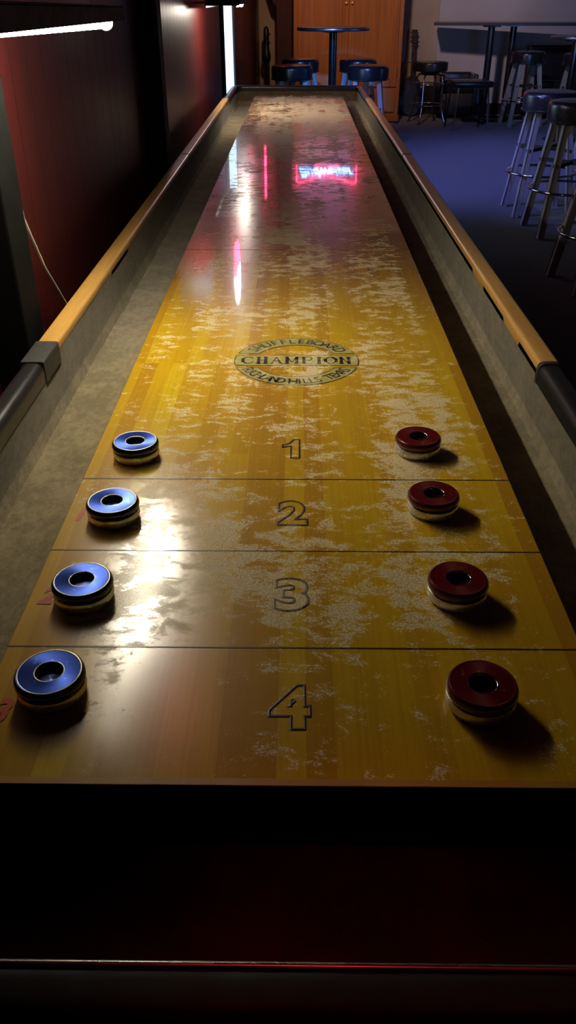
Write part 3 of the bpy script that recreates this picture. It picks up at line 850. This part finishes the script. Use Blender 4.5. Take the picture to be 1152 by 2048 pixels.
# dark padded tub chairs against the back wall
def tub_chair(x, y, rz, w, hb, label):
    c = empty('tub_chair', (x, y, 0), rz, label, 'chair')
    obj('seat', bx(-w/2+.05, w/2-.05, -.22, .16, .30, .44, .03, 3), M['seat'], c, 50)
    obj('base', bx(-w/2+.04, w/2-.04, -.20, .20, .05, .30, .02, 2), M['legdark'], c, 50)
    obj('backrest', bx(-w/2, w/2, .16, .25, .06, hb, .03, 3), M['seat'], c, 50)
    for sx in (-1, 1):
        obj('armrest', bx(min(sx*(w/2-.05), sx*w/2), max(sx*(w/2-.05), sx*w/2), -.22, .16, .06, .50, .02, 3), M['seat'], c, 50)
        for y_ in (-.16, .18): obj('leg', bx(sx*(w/2-.07)-.015, sx*(w/2-.07)+.015, y_-.015, y_+.015, 0, .06), M['legdark'], c)
    return c
tub_chair(1.95, 11.02, 0, .46, .50, 'low black padded tub chair against the back wall, left one behind the low metal-legged chair')
tub_chair(3.12, 10.95, 0, .62, .80, 'tall-backed black padded tub chair against the back wall behind the stools')
# guitar leaning on the wall behind the chrome stool
def guitar(x, y, rz, label, s=1.0):
    g = empty('guitar', (x, y, 0), rz, label, 'guitar'); 
    bm = bmesh.new(); pr = []
    for i in range(48):
        a = 2*PI*i/48; z = .24+.24*math.sin(a); w = .17*math.cos(a)*(1.0 if z < .22 else .82)
        if .22 < z < .36: w *= .84
        pr.append((w*s, z*s+.01))
    fr = [bm.verts.new((u, -.045, v)) for u, v in pr]; bk = [bm.verts.new((u, .045, v)) for u, v in pr]
    bm.faces.new(fr); bm.faces.new(bk[::-1])
    for i in range(48): bm.faces.new((fr[i], fr[(i+1) % 48], bk[(i+1) % 48], bk[i]))
    obj('body', bm, M['guitar'], g, 40)
    bm = bmesh.new(); box(bm, -.026*s, .026*s, -.055, -.030, .38*s, .86*s, .003); obj('neck', bm, M['guitar'], g)
    bm = bmesh.new(); box(bm, -.038*s, .038*s, -.052, -.032, .86*s, 1.02*s, .006); h = obj('headstock', bm, M['guitar'], g)
    bm = bmesh.new()
    for k in range(3):
        for sx in (-1, 1): tube(bm, [(sx*.038*s, -.042, (.885+.05*k)*s), (sx*.054*s, -.042, (.885+.05*k)*s)], .006, 8)
    obj('tuning_peg', bm, M['chrome'], h, 50)
    for o in g.children:
        pass
    g.rotation_euler = (math.radians(-9), 0, rz)
    return g
guitar(1.42, 11.15, 0, 'dark guitar leaning against the beige wall behind the chrome stool', .94)
# slim dark stand against the wall left of the cabinet
S = empty('upright_stand', (-.385, 10.95, 0), 0, 'slim dark upright stand in the corner between the red wall and the cabinet', 'stand')
bm = bmesh.new(); lathe(bm, [(0, 0), (.10, 0), (.10, .02), (.03, .035), (0, .035)], 24); obj('base', bm, M['black'], S, 50)
bm = bmesh.new(); tube(bm, [(0, 0, .03), (0, 0, .55), (0, 0, .95)], [.025, .024, .02], 12); obj('pole', bm, M['black'], S, 60)
bm = bmesh.new(); lathe(bm, [(0, .60), (.03, .61), (.05, .65), (.052, .70), (.035, .76), (.03, .82), (.034, .90), (.03, .97), (.014, 1.0), (0, 1.0)], 20, (-.012, 0, 0)); obj('holder', bm, M['black'], S, 60)
bm = bmesh.new()
for z in (.83, .92): lathe(bm, [(0, -.014), (.012, -.008), (.012, .008), (0, .014)], 12, (.024, -.02, z))
obj('clip', bm, M['chrome'], S, 60)

# ------------------------------------------------------------------ lights
def light(kind, name, loc, target, power, color, **kw):
    d = bpy.data.lights.new(name, kind); d.energy = power; d.color = color
    for k, v in kw.items(): setattr(d, k, v)
    o = bpy.data.objects.new(name, d); o.location = loc
    dv = Vector(target)-Vector(loc); o.rotation_euler = dv.to_track_quat('-Z', 'Y').to_euler()
    link(o); return o
light('SPOT', 'blue_spot', (.0, 4.8, 3.0), (1.35, 7.1, 0), 1250, (.17, .20, 1.0), spot_size=math.radians(49), spot_blend=1.0, shadow_soft_size=.35)
light('SPOT', 'blue_side_spot', (-.25, 5.0, 2.1), (1.6, 5.45, .48), 110, (.20, .32, 1.0), spot_size=math.radians(26), spot_blend=.8, shadow_soft_size=.06)
light('SPOT', 'blue_stool_spot', (-.15, 2.6, 2.4), (.35, 8.5, .72), 1300, (.10, .30, 1.0), spot_size=math.radians(9), spot_blend=.6, shadow_soft_size=.06)
light('SPOT', 'warm_bar_spot', (.15, 5.4, 3.0), (1.0, 11.3, 1.5), 270, (1.0, .60, .36), spot_size=math.radians(42), spot_blend=.8, shadow_soft_size=.12)
light('SPOT', 'lilac_spot', (.15, 5.5, 3.0), (3.3, 11.3, 1.85), 260, (.68, .62, 1.0), spot_size=math.radians(42), spot_blend=.6, shadow_soft_size=.10)
light('AREA', 'blue_fill', (2.4, 7.6, .9), (2.6, 11.4, .9), 5.0, (.16, .34, 1.0), size=.5)
light('SPOT', 'red_wall_wash', (-.20, 3.9, 2.75), (-.50, 4.40, 1.0), 40, (1.0, .04, .10), spot_size=math.radians(20), spot_blend=1.0, shadow_soft_size=.05)  # added red spot, stands in for the neon sign's streak on the wall
light('SPOT', 'red_gutter_fill', (.05, -.12, 2.95), (.05, -.17, .73), 20, (1.0, .03, .04), spot_size=math.radians(12), spot_blend=1.0, shadow_soft_size=.05)  # unseen red spot added to tint the near gutter floor

w = bpy.data.worlds.new('World'); sc.world = w; w.use_nodes = True
w.node_tree.nodes['Background'].inputs[0].default_value = (.10, .12, .2, 1); w.node_tree.nodes['Background'].inputs[1].default_value = .02

# ------------------------------------------------------------------ camera
px = [0.00225306067851295, -0.4066766365500217, 1.2980200348877116, 0.013165998878586922, 0.5627595088643624, 0.002165675834576652, 1633.6214708147809]
cx, cy, cz, yaw, pit, rol, foc = px
f = Vector((-math.sin(yaw)*math.cos(pit), math.cos(yaw)*math.cos(pit), -math.sin(pit)))
r = Vector((math.cos(yaw), math.sin(yaw), 0)); d = f.cross(r)
c_, s_ = math.cos(rol), math.sin(rol)
r2 = r*c_+d*s_; d2 = d*c_-r*s_
R = Matrix((r2, -d2, -f)).transposed()
cam = bpy.data.cameras.new('camera'); co = bpy.data.objects.new('camera', cam); link(co)
co.matrix_world = Matrix.Translation((cx, cy, cz)) @ R.to_4x4()
cam.sensor_fit = 'VERTICAL'; cam.sensor_height = 36; cam.lens = foc/2048*36
cam.clip_start = .02; cam.clip_end = 60
sc.camera = co
sc.view_settings.view_transform = 'Standard'
sc.view_settings.look = 'None'
sc.view_settings.exposure = 0
sc.cycles.use_denoising = True
sc.cycles.max_bounces = 6
sc.cycles.sample_clamp_indirect = 4
